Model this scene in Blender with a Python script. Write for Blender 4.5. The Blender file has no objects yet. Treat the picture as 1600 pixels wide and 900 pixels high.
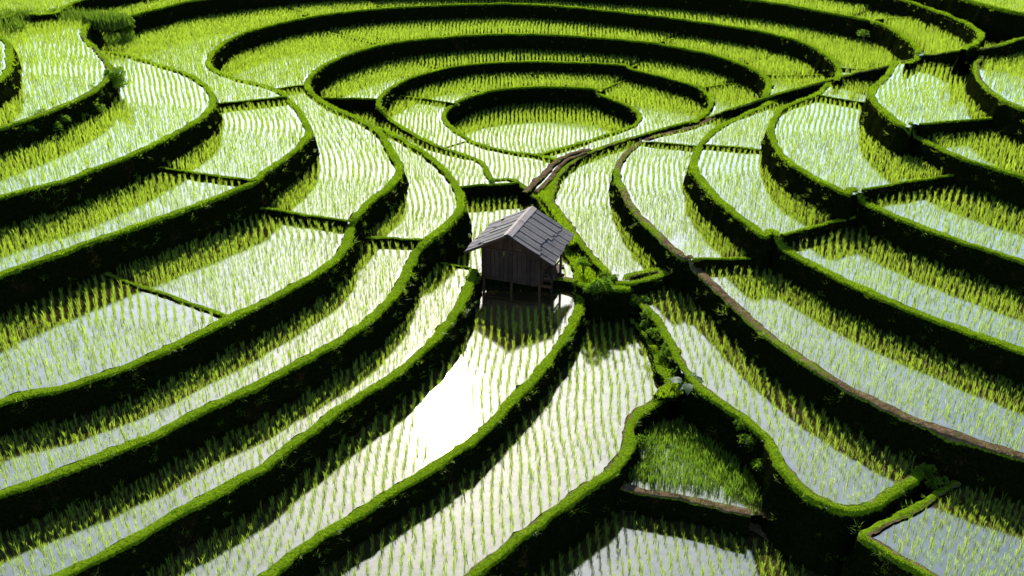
import bpy, math, random
import numpy as np
from mathutils import Vector, noise
random.seed(7); rng = np.random.default_rng(7)
scene = bpy.context.scene
COL = scene.collection

# ------------------------------------------------------------------ camera
PITCH, FOCAL, CAMH = 27.0, 1450.0, 15.0          # degrees, pixels of a 1600 wide frame, metres above the hut paddy
cd = bpy.data.cameras.new('camera'); cam = bpy.data.objects.new('camera', cd); COL.objects.link(cam)
cam.location = (0, 0, CAMH); cam.rotation_euler = (math.radians(90 - PITCH), 0, 0)
cd.sensor_width = 36.0; cd.lens = 36.0 * FOCAL / 1600.0; cd.clip_end = 2000; cd.clip_start = 0.1
scene.camera = cam

# ------------------------------------------------------------------ light
SUN_EL, SUN_AZ = 34.3, -4.9
w = bpy.data.worlds.new('World'); scene.world = w; w.use_nodes = True
nt = w.node_tree; bg = nt.nodes['Background']
sky = nt.nodes.new('ShaderNodeTexSky'); sky.sky_type = 'NISHITA'; sky.sun_disc = False
sky.sun_elevation = math.radians(SUN_EL); sky.sun_rotation = math.radians(SUN_AZ)
sky.altitude = 600; sky.air_density = 0.8; sky.dust_density = 0.65; sky.ozone_density = 1.0
nt.links.new(sky.outputs[0], bg.inputs[0]); bg.inputs[1].default_value = 0.135
ld = bpy.data.lights.new('sun', 'SUN'); ld.energy = 4.6; ld.angle = math.radians(0.6); ld.color = (1.0, 0.95, 0.86)
sun = bpy.data.objects.new('sun', ld); COL.objects.link(sun)
el, az = math.radians(SUN_EL), math.radians(SUN_AZ)
SV = Vector((math.sin(az) * math.cos(el), math.cos(az) * math.cos(el), math.sin(el)))
sun.rotation_euler = SV.to_track_quat('Z', 'Y').to_euler()
scene.view_settings.view_transform = 'Standard'; scene.view_settings.look = 'None'
scene.view_settings.exposure = 0.75; scene.view_settings.gamma = 1.0
scene.cycles.max_bounces = 8; scene.cycles.transparent_max_bounces = 8

# ------------------------------------------------------------------ helpers
_c, _s = math.cos(math.radians(PITCH)), math.sin(math.radians(PITCH))
def W(x, y, z):
    """point of the place at height z that stands under a traced spot of the photograph"""
    a = (x - 800) / FOCAL; b = (y - 450) / FOCAL
    X, Y, Z = a, _c - b * _s, -_s - b * _c
    t = (z - CAMH) / Z
    return X * t, Y * t
def PX(x, y, z):
    """inverse of W"""
    dz = z - CAMH
    f = y * _c - dz * _s; u = y * _s + dz * _c
    return 800 + FOCAL * x / f, 450 - FOCAL * u / f, f

def tag(o, label=None, cat=None, group=None, kind=None):
    if label: o['label'] = label
    if cat: o['category'] = cat
    if group: o['group'] = group
    if kind: o['kind'] = kind
    return o
def mesh_np(name, verts, faces, mat, smooth=False, attrs=None):
    """faces: (n,k) int array of equal size, or list of such arrays"""
    me = bpy.data.meshes.new(name)
    verts = np.asarray(verts, dtype=np.float32)
    if not isinstance(faces, list): faces = [faces]
    faces = [np.asarray(f, dtype=np.int32) for f in faces if len(f)]
    loops = np.concatenate([f.ravel() for f in faces]); tot = np.concatenate([np.full(len(f), f.shape[1], np.int32) for f in faces])
    start = np.concatenate([[0], np.cumsum(tot)[:-1]]).astype(np.int32)
    me.vertices.add(len(verts)); me.vertices.foreach_set('co', verts.ravel())
    me.loops.add(len(loops)); me.loops.foreach_set('vertex_index', loops)
    me.polygons.add(len(tot)); me.polygons.foreach_set('loop_start', start); me.polygons.foreach_set('loop_total', tot)
    if smooth: me.polygons.foreach_set('use_smooth', np.ones(len(tot), dtype=bool))
    for k, v in (attrs or {}).items():
        at = me.attributes.new(k, 'FLOAT', 'POINT'); at.data.foreach_set('value', np.asarray(v, np.float32))
    me.update(calc_edges=True)
    if mat: me.materials.append(mat)
    return me
def link(name, me, parent=None, loc=None):
    o = bpy.data.objects.new(name, me); COL.objects.link(o)
    if parent: o.parent = parent
    if loc is not None: o.location = loc
    return o
class MB:
    def __init__(s): s.v = []; s.f = []
    def add(s, vs, fs):
        n = len(s.v); s.v += [tuple(v) for v in vs]; s.f += [tuple(i + n for i in f) for f in fs]
    def box(s, a, b):
        (x0, y0, z0), (x1, y1, z1) = a, b
        s.add([(x0,y0,z0),(x1,y0,z0),(x1,y1,z0),(x0,y1,z0),(x0,y0,z1),(x1,y0,z1),(x1,y1,z1),(x0,y1,z1)],
              [(0,3,2,1),(4,5,6,7),(0,1,5,4),(1,2,6,5),(2,3,7,6),(3,0,4,7)])
    def beam(s, p, q, wd, th, up=(0, 0, 1)):
        p, q = Vector(p), Vector(q); d = (q - p).normalized(); sd = d.cross(Vector(up)).normalized(); u = sd.cross(d)
        c = [sd * i * wd / 2 + u * j * th / 2 for i, j in ((-1,-1),(1,-1),(1,1),(-1,1))]
        s.add([p + k for k in c] + [q + k for k in c], [(0,1,2,3),(7,6,5,4),(0,4,5,1),(1,5,6,2),(2,6,7,3),(3,7,4,0)])
    def log(s, pts, rad, n=8):
        pts = [Vector(p) for p in pts]; base = len(s.v); m = len(pts)
        for i, p in enumerate(pts):
            d = (pts[min(i + 1, m - 1)] - pts[max(i - 1, 0)]).normalized()
            a = d.cross(Vector((0.3, 0.1, 1))).normalized() if abs(d.z) < .9 else d.cross(Vector((1, 0, 0))).normalized()
            b = d.cross(a); r = rad[i] if hasattr(rad, '__len__') else rad
            for k in range(n):
                t = 2 * math.pi * k / n; rr = r * (1 + .12 * noise.noise(p * 3 + Vector((k, 0, 0))))
                s.v.append(tuple(p + a * math.cos(t) * rr + b * math.sin(t) * rr))
        for i in range(m - 1):
            for k in range(n):
                s.f.append((base + i*n + k, base + i*n + (k+1) % n, base + (i+1)*n + (k+1) % n, base + (i+1)*n + k))
        s.f.append(tuple(base + k for k in range(n))[::-1]); s.f.append(tuple(base + (m-1)*n + k for k in range(n)))
    def build(s, name, mat, parent=None, smooth=False):
        me = bpy.data.meshes.new(name); me.from_pydata(s.v, [], s.f); me.update()
        if smooth: me.polygons.foreach_set('use_smooth', [True] * len(me.polygons))
        me.materials.append(mat); return link(name, me, parent)

# ------------------------------------------------------------------ materials
def new_mat(name):
    m = bpy.data.materials.new(name); m.use_nodes = True; t = m.node_tree
    for n in list(t.nodes): t.nodes.remove(n)
    return m, t, t.nodes.new('ShaderNodeOutputMaterial')
def ramp(t, stops):
    r = t.nodes.new('ShaderNodeValToRGB'); e = r.color_ramp.elements
    while len(e) < len(stops): e.new(0.5)
    for el_, (p, c) in zip(e, stops): el_.position = p; el_.color = (*c, 1)
    return r
def noise_node(t, scale, detail=4, rough=.6, vec=None):
    n = t.nodes.new('ShaderNodeTexNoise'); n.inputs['Scale'].default_value = scale; n.inputs['Detail'].default_value = detail
    n.inputs['Roughness'].default_value = rough
    if vec: t.links.new(vec, n.inputs['Vector'])
    return n
def leaf_mat(name, c_lo, c_hi, trans, tcol, scale=2.0, rough=.5, spec=.25):
    m, t, out = new_mat(name); L = t.links
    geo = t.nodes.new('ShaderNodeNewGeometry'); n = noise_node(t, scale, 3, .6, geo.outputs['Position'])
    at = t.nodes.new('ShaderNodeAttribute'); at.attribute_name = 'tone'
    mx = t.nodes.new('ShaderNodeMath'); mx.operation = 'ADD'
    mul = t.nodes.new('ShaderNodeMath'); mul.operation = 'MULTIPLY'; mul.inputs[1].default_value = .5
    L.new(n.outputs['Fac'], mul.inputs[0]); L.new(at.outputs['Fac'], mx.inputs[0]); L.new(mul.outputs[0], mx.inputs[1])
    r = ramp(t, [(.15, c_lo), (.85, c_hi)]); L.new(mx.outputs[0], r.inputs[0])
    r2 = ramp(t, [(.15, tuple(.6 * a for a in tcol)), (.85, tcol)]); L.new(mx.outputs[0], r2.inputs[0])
    p = t.nodes.new('ShaderNodeBsdfPrincipled'); p.inputs['Roughness'].default_value = rough
    p.inputs['Specular IOR Level'].default_value = spec; L.new(r.outputs[0], p.inputs['Base Color'])
    tr = t.nodes.new('ShaderNodeBsdfTranslucent'); L.new(r2.outputs[0], tr.inputs['Color'])
    ms = t.nodes.new('ShaderNodeMixShader'); ms.inputs[0].default_value = trans
    L.new(p.outputs[0], ms.inputs[1]); L.new(tr.outputs[0], ms.inputs[2]); L.new(ms.outputs[0], out.inputs[0])
    return m
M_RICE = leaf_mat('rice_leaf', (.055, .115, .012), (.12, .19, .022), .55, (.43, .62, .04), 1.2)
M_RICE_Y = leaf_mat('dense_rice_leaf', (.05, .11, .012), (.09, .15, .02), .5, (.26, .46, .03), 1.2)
M_GRASS = leaf_mat('bund_grass_blade', (.04, .09, .006), (.13, .19, .015), .5, (.34, .55, .01), 1.6)
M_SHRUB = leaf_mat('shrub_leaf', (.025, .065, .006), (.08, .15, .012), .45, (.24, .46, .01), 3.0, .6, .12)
M_REED = leaf_mat('reed_blade', (.02, .05, .006), (.12, .17, .03), .4, (.20, .36, .02), 5.0, .6, .1)
M_TARO = leaf_mat('taro_leaf', (.02, .07, .015), (.04, .10, .02), .35, (.10, .32, .02), 2.0, .5, .2)

def soil_mat(name, green=.5):
    m, t, out = new_mat(name); L = t.links
    geo = t.nodes.new('ShaderNodeNewGeometry')
    n1 = noise_node(t, 1.3, 6, .65, geo.outputs['Position']); n2 = noise_node(t, 14, 5, .7, geo.outputs['Position'])
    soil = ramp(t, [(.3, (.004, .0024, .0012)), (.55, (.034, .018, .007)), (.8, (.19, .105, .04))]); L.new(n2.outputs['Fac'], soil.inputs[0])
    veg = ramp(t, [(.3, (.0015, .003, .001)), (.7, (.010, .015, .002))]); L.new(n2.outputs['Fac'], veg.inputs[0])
    sel = ramp(t, [(.5 - green * .35, (0, 0, 0)), (.68 - green * .35, (1, 1, 1))]); L.new(n1.outputs['Fac'], sel.inputs[0])
    mix = t.nodes.new('ShaderNodeMixRGB'); L.new(sel.outputs[0], mix.inputs[0]); L.new(soil.outputs[0], mix.inputs[1]); L.new(veg.outputs[0], mix.inputs[2])
    at = t.nodes.new('ShaderNodeAttribute'); at.attribute_name = 'mud'
    n4 = noise_node(t, 6, 5, .7, geo.outputs['Position']); tan = ramp(t, [(.3, (.03, .019, .010)), (.5, (.12, .08, .045)), (.75, (.26, .19, .11))]); L.new(n4.outputs['Fac'], tan.inputs[0])
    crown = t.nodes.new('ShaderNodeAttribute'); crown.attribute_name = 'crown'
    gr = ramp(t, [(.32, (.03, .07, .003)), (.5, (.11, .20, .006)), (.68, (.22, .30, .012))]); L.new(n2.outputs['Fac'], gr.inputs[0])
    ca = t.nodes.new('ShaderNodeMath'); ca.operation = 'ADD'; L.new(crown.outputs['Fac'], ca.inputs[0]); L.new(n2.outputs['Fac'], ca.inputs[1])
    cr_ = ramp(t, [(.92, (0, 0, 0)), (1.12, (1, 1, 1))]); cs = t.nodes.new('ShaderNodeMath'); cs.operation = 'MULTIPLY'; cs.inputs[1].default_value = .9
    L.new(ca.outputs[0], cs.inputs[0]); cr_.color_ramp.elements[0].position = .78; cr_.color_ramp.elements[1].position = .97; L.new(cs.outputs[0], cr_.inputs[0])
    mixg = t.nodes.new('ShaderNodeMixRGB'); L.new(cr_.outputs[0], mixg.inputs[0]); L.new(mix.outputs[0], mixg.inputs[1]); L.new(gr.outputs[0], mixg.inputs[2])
    sb = t.nodes.new('ShaderNodeMath'); sb.operation = 'ADD'; L.new(at.outputs['Fac'], sb.inputs[0]); L.new(n4.outputs['Fac'], sb.inputs[1])
    st = ramp(t, [(.78, (0, 0, 0)), (.98, (1, 1, 1))]); L.new(sb.outputs[0], st.inputs[0])
    mixm = t.nodes.new('ShaderNodeMixRGB'); L.new(st.outputs[0], mixm.inputs[0]); L.new(mixg.outputs[0], mixm.inputs[1]); L.new(tan.outputs[0], mixm.inputs[2])
    p = t.nodes.new('ShaderNodeBsdfPrincipled'); p.inputs['Roughness'].default_value = 1; p.inputs['Specular IOR Level'].default_value = .0
    L.new(mixm.outputs[0], p.inputs['Base Color'])
    b = t.nodes.new('ShaderNodeBump'); b.inputs['Strength'].default_value = .9; b.inputs['Distance'].default_value = .06
    L.new(n2.outputs['Fac'], b.inputs['Height']); L.new(b.outputs[0], p.inputs['Normal']); L.new(p.outputs[0], out.inputs[0])
    return m
M_SOIL = soil_mat('bank_soil', .75)
def mud_mat():
    m, t, out = new_mat('tan_mud'); L = t.links
    geo = t.nodes.new('ShaderNodeNewGeometry'); n2 = noise_node(t, 9, 6, .7, geo.outputs['Position'])
    c = ramp(t, [(.3, (.07, .042, .025)), (.5, (.20, .135, .085)), (.75, (.34, .25, .17))]); L.new(n2.outputs['Fac'], c.inputs[0])
    p = t.nodes.new('ShaderNodeBsdfPrincipled'); p.inputs['Roughness'].default_value = .75; L.new(c.outputs[0], p.inputs['Base Color'])
    b = t.nodes.new('ShaderNodeBump'); b.inputs['Strength'].default_value = .8; b.inputs['Distance'].default_value = .05
    L.new(n2.outputs['Fac'], b.inputs['Height']); L.new(b.outputs[0], p.inputs['Normal']); L.new(p.outputs[0], out.inputs[0])
    return m
M_MUD = mud_mat()
def water_mat():
    m, t, out = new_mat('silty_paddy_water'); L = t.links
    geo = t.nodes.new('ShaderNodeNewGeometry'); pos = geo.outputs['Position']
    n1 = noise_node(t, .9, 5, .6, pos); base = ramp(t, [(.35, (.045, .036, .012)), (.7, (.11, .085, .035))]); L.new(n1.outputs['Fac'], base.inputs[0])
    d = t.nodes.new('ShaderNodeBsdfDiffuse'); L.new(base.outputs[0], d.inputs['Color'])
    g = t.nodes.new('ShaderNodeBsdfGlossy'); g.distribution = 'BECKMANN'; g.inputs['Color'].default_value = (1, .97, .72, 1)
    n3 = noise_node(t, 5, 3, .5, pos); rr = ramp(t, [(.3, (.06,) * 3), (.75, (.09,) * 3)]); L.new(n3.outputs['Fac'], rr.inputs[0]); L.new(rr.outputs[0], g.inputs['Roughness'])
    fr = t.nodes.new('ShaderNodeFresnel'); fr.inputs['IOR'].default_value = 1.9
    ma = t.nodes.new('ShaderNodeMath'); ma.operation = 'MULTIPLY_ADD'; ma.inputs[1].default_value = 2.2; ma.inputs[2].default_value = .38; ma.use_clamp = True
    L.new(fr.outputs[0], ma.inputs[0])
    g2 = t.nodes.new('ShaderNodeBsdfGlossy'); g2.distribution = 'BECKMANN'; g2.inputs['Roughness'].default_value = .145; g2.inputs['Color'].default_value = (1, .95, .88, 1)
    gm = t.nodes.new('ShaderNodeMixShader'); gm.inputs[0].default_value = .02; L.new(g.outputs[0], gm.inputs[1]); L.new(g2.outputs[0], gm.inputs[2])
    n5 = noise_node(t, 3.2, 5, .7, pos); mot = ramp(t, [(.35, (.80,) * 3), (.6, (1,) * 3)]); L.new(n5.outputs['Fac'], mot.inputs[0])
    mm = t.nodes.new('ShaderNodeMath'); mm.operation = 'MULTIPLY'; L.new(ma.outputs[0], mm.inputs[0]); L.new(mot.outputs[0], mm.inputs[1])
    n2 = noise_node(t, 26, 3, .55, pos); b = t.nodes.new('ShaderNodeBump'); b.inputs['Strength'].default_value = .16; b.inputs['Distance'].default_value = .0035
    L.new(n2.outputs['Fac'], b.inputs['Height']); L.new(b.outputs[0], g.inputs['Normal'])
    ms = t.nodes.new('ShaderNodeMixShader'); L.new(mm.outputs[0], ms.inputs[0]); L.new(d.outputs[0], ms.inputs[1]); L.new(gm.outputs[0], ms.inputs[2]); L.new(ms.outputs[0], out.inputs[0])
    return m
M_WATER = water_mat()
def wood_mat(name, lo, hi, rough=.7, spec=.4, axis=2):
    m, t, out = new_mat(name); L = t.links
    tc = t.nodes.new('ShaderNodeTexCoord'); mp = t.nodes.new('ShaderNodeMapping'); sc = [28, 28, 28]; sc[axis] = 1.6; mp.inputs['Scale'].default_value = sc
    oi = t.nodes.new('ShaderNodeObjectInfo')
    L.new(tc.outputs['Object'], mp.inputs[0])
    n = noise_node(t, 1, 5, .65, mp.outputs[0]); n2 = noise_node(t, 3.5, 3, .6, tc.outputs['Object'])
    a = t.nodes.new('ShaderNodeMath'); a.operation = 'ADD'; L.new(n.outputs['Fac'], a.inputs[0])
    a2 = t.nodes.new('ShaderNodeMath'); a2.operation = 'MULTIPLY_ADD'; a2.inputs[1].default_value = .55; a2.inputs[2].default_value = -.42
    L.new(n2.outputs['Fac'], a2.inputs[0]); a3 = t.nodes.new('ShaderNodeMath'); a3.operation = 'MULTIPLY_ADD'; a3.inputs[1].default_value = .3
    L.new(oi.outputs['Random'], a3.inputs[0]); L.new(a2.outputs[0], a3.inputs[2]); L.new(a3.outputs[0], a.inputs[1])
    r = ramp(t, [(.2, lo), (.75, hi)]); L.new(a.outputs[0], r.inputs[0])
    p = t.nodes.new('ShaderNodeBsdfPrincipled'); p.inputs['Roughness'].default_value = rough; p.inputs['Specular IOR Level'].default_value = spec
    L.new(r.outputs[0], p.inputs['Base Color']); b = t.nodes.new('ShaderNodeBump'); b.inputs['Strength'].default_value = .5; b.inputs['Distance'].default_value = .01
    L.new(n.outputs['Fac'], b.inputs['Height']); L.new(b.outputs[0], p.inputs['Normal']); L.new(p.outputs[0], out.inputs[0])
    return m
M_ROOFW = wood_mat('weathered_roof_board', (.014, .012, .014), (.115, .095, .09), .55, .5, 0)
M_WALLW = wood_mat('dark_wall_board', (.012, .006, .004), (.085, .048, .03), .8, .25, 2)
M_POST = wood_mat('brown_post', (.02, .009, .004), (.10, .045, .02), .8, .25, 2)

# ------------------------------------------------------------------ the terrace edges, traced, with the height of the paddy each one holds
# points: (x, y[, water level])
E = {}
def edge(name, pts, wd=.36, grass=1.0, mud=0):
    z = None; out = []
    for p in pts:
        if len(p) == 3: z = p[2]
        out.append([p[0], p[1], z if len(p) == 3 else None])
    # fill z linearly between given ones
    idx = [i for i, p in enumerate(out) if p[2] is not None]
    for i, p in enumerate(out):
        if p[2] is None:
            a = max([k for k in idx if k < i], default=idx[0]); b = min([k for k in idx if k > i], default=None)
            p[2] = out[a][2] if b is None else out[a][2] + (out[b][2] - out[a][2]) * (i - a) / (b - a)
    E[name] = dict(pts=out, wd=wd * .66 if wd > .3 else wd, grass=grass, mud=mud)
edge('Z', [(-260,10,5.9),(-60,40),(5,60),(14,88),(4,118),(-60,148),(-260,200)])
edge('A', [(-260,300,5.1),(-150,258),(0,200),(40,188),(100,165),(140,147),(165,127),(170,108),(162,93),(148,78),(132,64),(133,48),(150,29,4.9)], .4, .45, 1)
edge('B', [(150,80,4.3),(190,84,4.25),(230,95),(270,107),(300,119),(322,135),(332,153),(326,172),(300,192),(240,224),(180,250),(100,280),(0,307),(-150,360),(-260,400,4.25)])
edge('C', [(1308,125,3.5),(1312,108),(1300,90),(1260,67),(1200,50,3.55),(1100,34),(1000,21,3.6),(900,11),(800,5),(700,7),(600,12),(500,23),(420,39),(365,57),(335,78),(325,98,3.6),
           (338,112),(370,125),(400,133),(430,144,3.45),(455,160),(475,185),(482,205),(470,225),(440,250),(410,272),(392,285,3.4),(300,322,3.35),(200,356),(100,391),(0,428),(-150,490),(-260,535,3.35)])
edge('D', [(1193,152,2.45),(1202,132),(1190,113),(1150,96),(1100,81),(1030,68,2.55),(960,60,2.6),(850,53),(750,53),(650,61),(600,68),(540,85),(500,105),(482,122),(480,133,2.6),(490,148,2.5),(520,167),(560,185),(588,202),
           (605,225),(620,250),(624,265),(613,285),(580,312),(555,338,2.5),(548,352,2.3),(544,372),(525,402),(475,437),(400,477),(300,525),(200,570),(100,604),(0,626),(-150,678),(-260,715,2.3)], .42)
edge('E', [(588,200,2.0),(610,207,1.75),(640,224),(670,243),(697,268),(714,292),(720,315),(712,335),(690,357),(665,375,1.7),(650,393,1.55),(640,415),(622,448),(595,482),(555,515),(500,548),(450,574),(400,602),(300,645),(237,680),(150,714),(0,772),(-150,830),(-260,875,1.55)], .42)
edge('F', [(1088,188,1.5),(1106,172),(1112,155),(1095,138,1.45),(1050,123),(987,107,1.5),(975,101,1.55),(900,97),(800,96),(720,102),(660,115),(620,130),(595,150),(592,165,1.5),(605,182,1.1),(630,200,.95),(680,226),(725,241),(746,250),(760,266),(768,284,.6),(800,292,.4),(830,308),(850,325),(860,342),(875,365),(885,390),(895,410),(903,425,.25)])
edge('R4', [(862,247,.75),(837,241),(790,235),(740,221),(705,200),(693,184),(700,171),(730,155),(780,144),(850,140),(925,143),(937,149,.6),(985,168),(1000,183),(990,196),(960,206),(900,225),(838,242,.75)], .34)
edge('V1', [(962,440,0.55),(945,422),(925,400),(905,375),(885,345),(870,325),(860,311),(864,295),(867,284),(874,271),(890,255),(915,240),(945,228),(990,214,0.7),(1050,196,1.05),(1100,184,1.4),(1150,167,2),(1200,150,2.5),(1260,133,3.05),(1330,115,3.55),
            (1400,98,4.15),(1450,86,4.6),(1505,76,5.1),(1545,74,5.4),(1600,58,5.6),(1750,15,5.9),(1900,-10,6.2)], .38, .8, 1)
edge('N', [(1110,185,1.45),(1075,201,1.35),(1020,216,1.3),(990,228),(970,250),(965,275),(975,300),(1000,337),(1037,373),(1066,399,1.35),(1080,413,1),(1122,450),(1200,522),(1300,590),(1400,642),(1475,672),(1600,712),(1750,757),(1900,800,1)], .42, .25, 1)
edge('O', [(1215,152,2.35),(1200,162),(1160,180),(1125,198,2.2),(1100,220),(1087,245),(1085,262),(1100,285),(1132,318),(1190,364,2.2),(1205,374,1.85),(1262,408),(1345,449),(1450,493),(1600,548),(1750,600),(1900,650,1.85)], .42)
edge('P', [(1300,124,3.2),(1275,147),(1225,167),(1209,187),(1206,210),(1225,244),(1262,270),(1320,300,3.1),(1335,308,2.75),(1400,337),(1500,375),(1600,407),(1750,455),(1900,500,2.75)])
edge('Q', [(1398,100,4.15),(1385,121),(1366,140),(1363,156),(1380,176),(1412,201,4.1),(1425,209,3.75),(1450,222),(1500,244),(1550,260),(1600,274),(1750,318),(1900,360,3.75)])
edge('R', [(1545,76,5.05),(1530,92),(1526,108),(1537,130),(1560,149),(1600,168),(1750,225),(1900,275,4.95)], .36, .4, 1)
edge('R0', [(1418,99,4.55),(1432,90),(1432,75),(1400,50),(1362,33,4.55),(1350,29,4.7),(1300,19),(1200,2),(1100,-10),(1000,-18),(900,-24),(800,-28),(600,-26),(450,-18),(380,-10),(300,0,4.7),(260,9),(215,20),(190,28),(170,30),(150,29,4.7)])
edge('R00', [(1505,76,5.5),(1530,62),(1530,48),(1500,30),(1440,8),(1400,-4),(1300,-20),(1100,-42),(900,-54),(600,-54),(350,-42),(200,-14),(130,-2),(100,10),(85,20),(60,23,5.5)])
edge('R000', [(1900,60,6.4),(1750,40),(1600,19),(1520,0),(1400,-35),(1200,-62),(900,-84),(600,-84),(300,-75),(100,-55),(-100,-45),(-260,-35,6.4)])
edge('AB', [(-260,45,5.5),(-100,38),(0,28),(30,18),(60,23,5.5),(100,27,4.9),(150,29,4.9)], .3, 1.0)
edge('G', [(742,412,.75),(737,430),(730,450),(712,487),(675,532),(625,577),(575,610),(525,642),(492,668),(450,697),(400,735),(325,775),(250,815),(175,857),(100,895),(0,945),(-150,1020),(-260,1075,.8)], .42)
edge('HB', [(728,429,.2),(760,430),(800,433),(850,434),(885,436),(904,442,.2)], .42, .12, 1)
edge('I', [(903,425,.25),(905,440,.15),(904,455,0),(905,480),(884,525),(850,570),(825,600),(795,630),(757,672),(700,713),(650,746),(600,775),(550,807),(500,837),(450,872),(420,895),(350,945),(200,1050),(100,1120,0)], .42)
edge('J', [(962,449,0.2),(960,458,-0.3),(966,476,-0.65),(995,507),(1020,542),(1033,582),(1046,610),(1028,625),(997,646),(983,668),(982,697),(962,728),(925,755),(875,790),(800,847),(750,887),(690,940),(560,1050),(500,1110,-0.65)], .44, 1, 1)
edge('RJ', [(897,440,0.45),(920,445),(940,448),(985,449,0.5)], .4)
edge('M', [(1052,422,0.3),(1034,436,0.05),(1002,442),(977,451),(1012,481),(1037,515),(1052,543),(1070,576),(1084,593),(1112,617),(1157,648),(1187,672),(1209,700),(1220,725),(1250,757),(1282,780),(1325,792),(1362,786),(1400,765),(1437,738),(1465,715,0.05)], .36, .75, 1)
edge('VB', [(962,441,0.5),(990,440),(1018,433),(1042,422),(1060,402,0.55)], .26, .8, 1)
edge('K', [(950,752,-1.2),(1000,765),(1020,770),(1075,778),(1125,790),(1183,802,-1.2)], .24, .2, 1)
edge('BP', [(940,785,-1.8),(985,792),(1030,796),(1070,801),(1125,810),(1173,822),(1202,835),(1224,847),(1255,869),(1287,888),(1340,930),(1450,1020),(1550,1110,-1.8)], .3, .15, 1)
edge('BR', [(1515,738,-0.1),(1475,765),(1436,788),(1394,811),(1353,834),(1372,850),(1415,875),(1453,896),(1530,945),(1700,1060),(1800,1120,-0.1)], .32, .45, 1)
edge('CH', [(930,231,0.75),(905,235),(888,241),(868,252),(850,270),(830,291),(820,300,0.75)], .26, .05, 1)
edge('CH2', [(915,237,0.75),(893,246),(876,258),(864,272),(852,286),(838,299,0.7)], .2, .05, 1)
def cross(pts, z, **k): edge('x%d' % len(E), [(pts[0], pts[1], z), (pts[2], pts[3], z)], k.get('wd', .13), k.get('grass', .8), .4)
CR = [(345,161,437,151,3.6),(300,268,397,281,3.45),(430,138,483,131,2.6),(428,327,548,345,2.5),(160,425,357,494,2.3),(583,370,664,374,1.7),(503,152,590,154,1.5),(718,291,770,287,.8),
      (663,154,714,161,.85),(688,411,742,421,.7),(525,53,590,68,2.6),(425,7,485,26,3.6),(555,-4,602,12,3.6),(984,107,1014,92,1.5),(930,146,957,135,.75),(1095,137,1155,130,1.45),(1024,68,1060,57,2.6),
      (1198,117,1290,117,2.5),(1314,106,1385,110,3.55),(1355,31,1412,27,4.7),(1028,223,1092,229,1.35),(1098,225,1192,233,2.25),(1278,148,1355,161,3.2),(1485,86,1530,97,4.65),
      (1070,404,1168,402,1.3),(1202,371,1298,347,2.2),(1322,299,1445,279,3.1),(1412,200,1545,189,4.1)]
for c in CR: cross(c[:4], c[4])
# cells: seed spot, level, kind, rows follow 'R'ight bank / 'L'eft bank / none
S = [(-60,90,5.9,'w',0),(80,120,5.1,'w','R'),(240,150,4.25,'w','R'),(250,88,3.6,'w',0),(410,190,3.45,'w','R'),(250,310,3.35,'w','R'),(540,18,3.6,'w',0),(460,14,3.6,'w',0),(900,0,3.6,'w',0),(800,-40,4.7,'w',0),(440,-30,4.7,'w',0),(800,-66,5.5,'w',0),(700,-110,6.4,'w',0),(1350,100,3.5,'w',0),(1345,118,3.5,'w',0),
     (430,115,2.6,'w',0),(700,48,2.6,'w',0),(1120,72,2.55,'w',0),(1235,132,2.45,'w',0),(560,250,2.45,'w','R'),(450,400,2.3,'w','R'),(100,560,2.3,'w','R'),
     (650,300,1.7,'w','R'),(600,440,1.55,'w','R'),(545,140,1.5,'w',0),(850,88,1.55,'w',0),(1060,112,1.5,'w',0),(1160,150,1.4,'w',0),(640,225,.78,'w',0),(1262,115,2.5,'w',0),
     (800,330,.24,'w',0),(680,480,.75,'w','R'),(650,185,.75,'w',0),(640,148,.8,'w',0),(850,135,.85,'w',0),(1050,165,.7,'w',0),(800,265,.7,'w',0),(850,200,-.2,'w',0),
     (930,320,.5,'w','L'),(1060,215,1.4,'w',0),(1030,300,1.3,'w','L'),(1300,560,1.0,'w','L'),(1170,205,2.25,'w',0),(1150,290,2.2,'w','L'),(1300,400,1.85,'w','L'),
     (1300,150,3.2,'w',0),(1270,220,3.1,'w','L'),(1450,345,2.75,'w','L'),(1440,130,4.25,'w','L'),(1510,85,4.65,'w',0),(1500,210,3.75,'w','L'),(1580,110,4.95,'w','L'),
     (1390,35,4.5,'w',0),(1300,10,4.7,'w',0),(1480,15,5.5,'w',0),(200,15,4.7,'w',0),(20,10,5.5,'w',0),
     (700,640,0,'w',0),(950,600,-.65,'w',0),(1100,500,.05,'w',0),(1100,730,-1.2,'d',0),(1080,880,-1.8,'w',0),(1500,850,-.1,'w',0),
     (868,340,.6,'l',0),(925,446,.3,'l',0)]

# ------------------------------------------------------------------ plan map
RES = .1; X0, Y0, NX, NY = -46., 8., 1060, 1000
def catmull(P, step):
    P = np.array(P, float); out = []
    Q = np.vstack([2 * P[0] - P[1], P, 2 * P[-1] - P[-2]])
    for i in range(1, len(Q) - 2):
        a, b, c, d = Q[i-1], Q[i], Q[i+1], Q[i+2]
        n = max(2, int(np.hypot(*(c - b)[:2]) / step))
        t = (np.arange(n) / n)[:, None]
        out.append(.5 * ((2*b) + (c - a) * t + (2*a - 5*b + 4*c - d) * t**2 + (3*b - a - 3*c + d) * t**3))
    out.append(P[-1:]); return np.vstack(out)
def resample(P, ds):
    seg = np.hypot(*np.diff(P[:, :2], axis=0).T); s = np.concatenate([[0], np.cumsum(seg)])
    n = max(2, int(s[-1] / ds)); q = np.linspace(0, s[-1], n + 1)
    return np.stack([np.interp(q, s, P[:, k]) for k in range(P.shape[1])], 1)
wall = np.zeros((NY, NX), bool)
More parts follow.
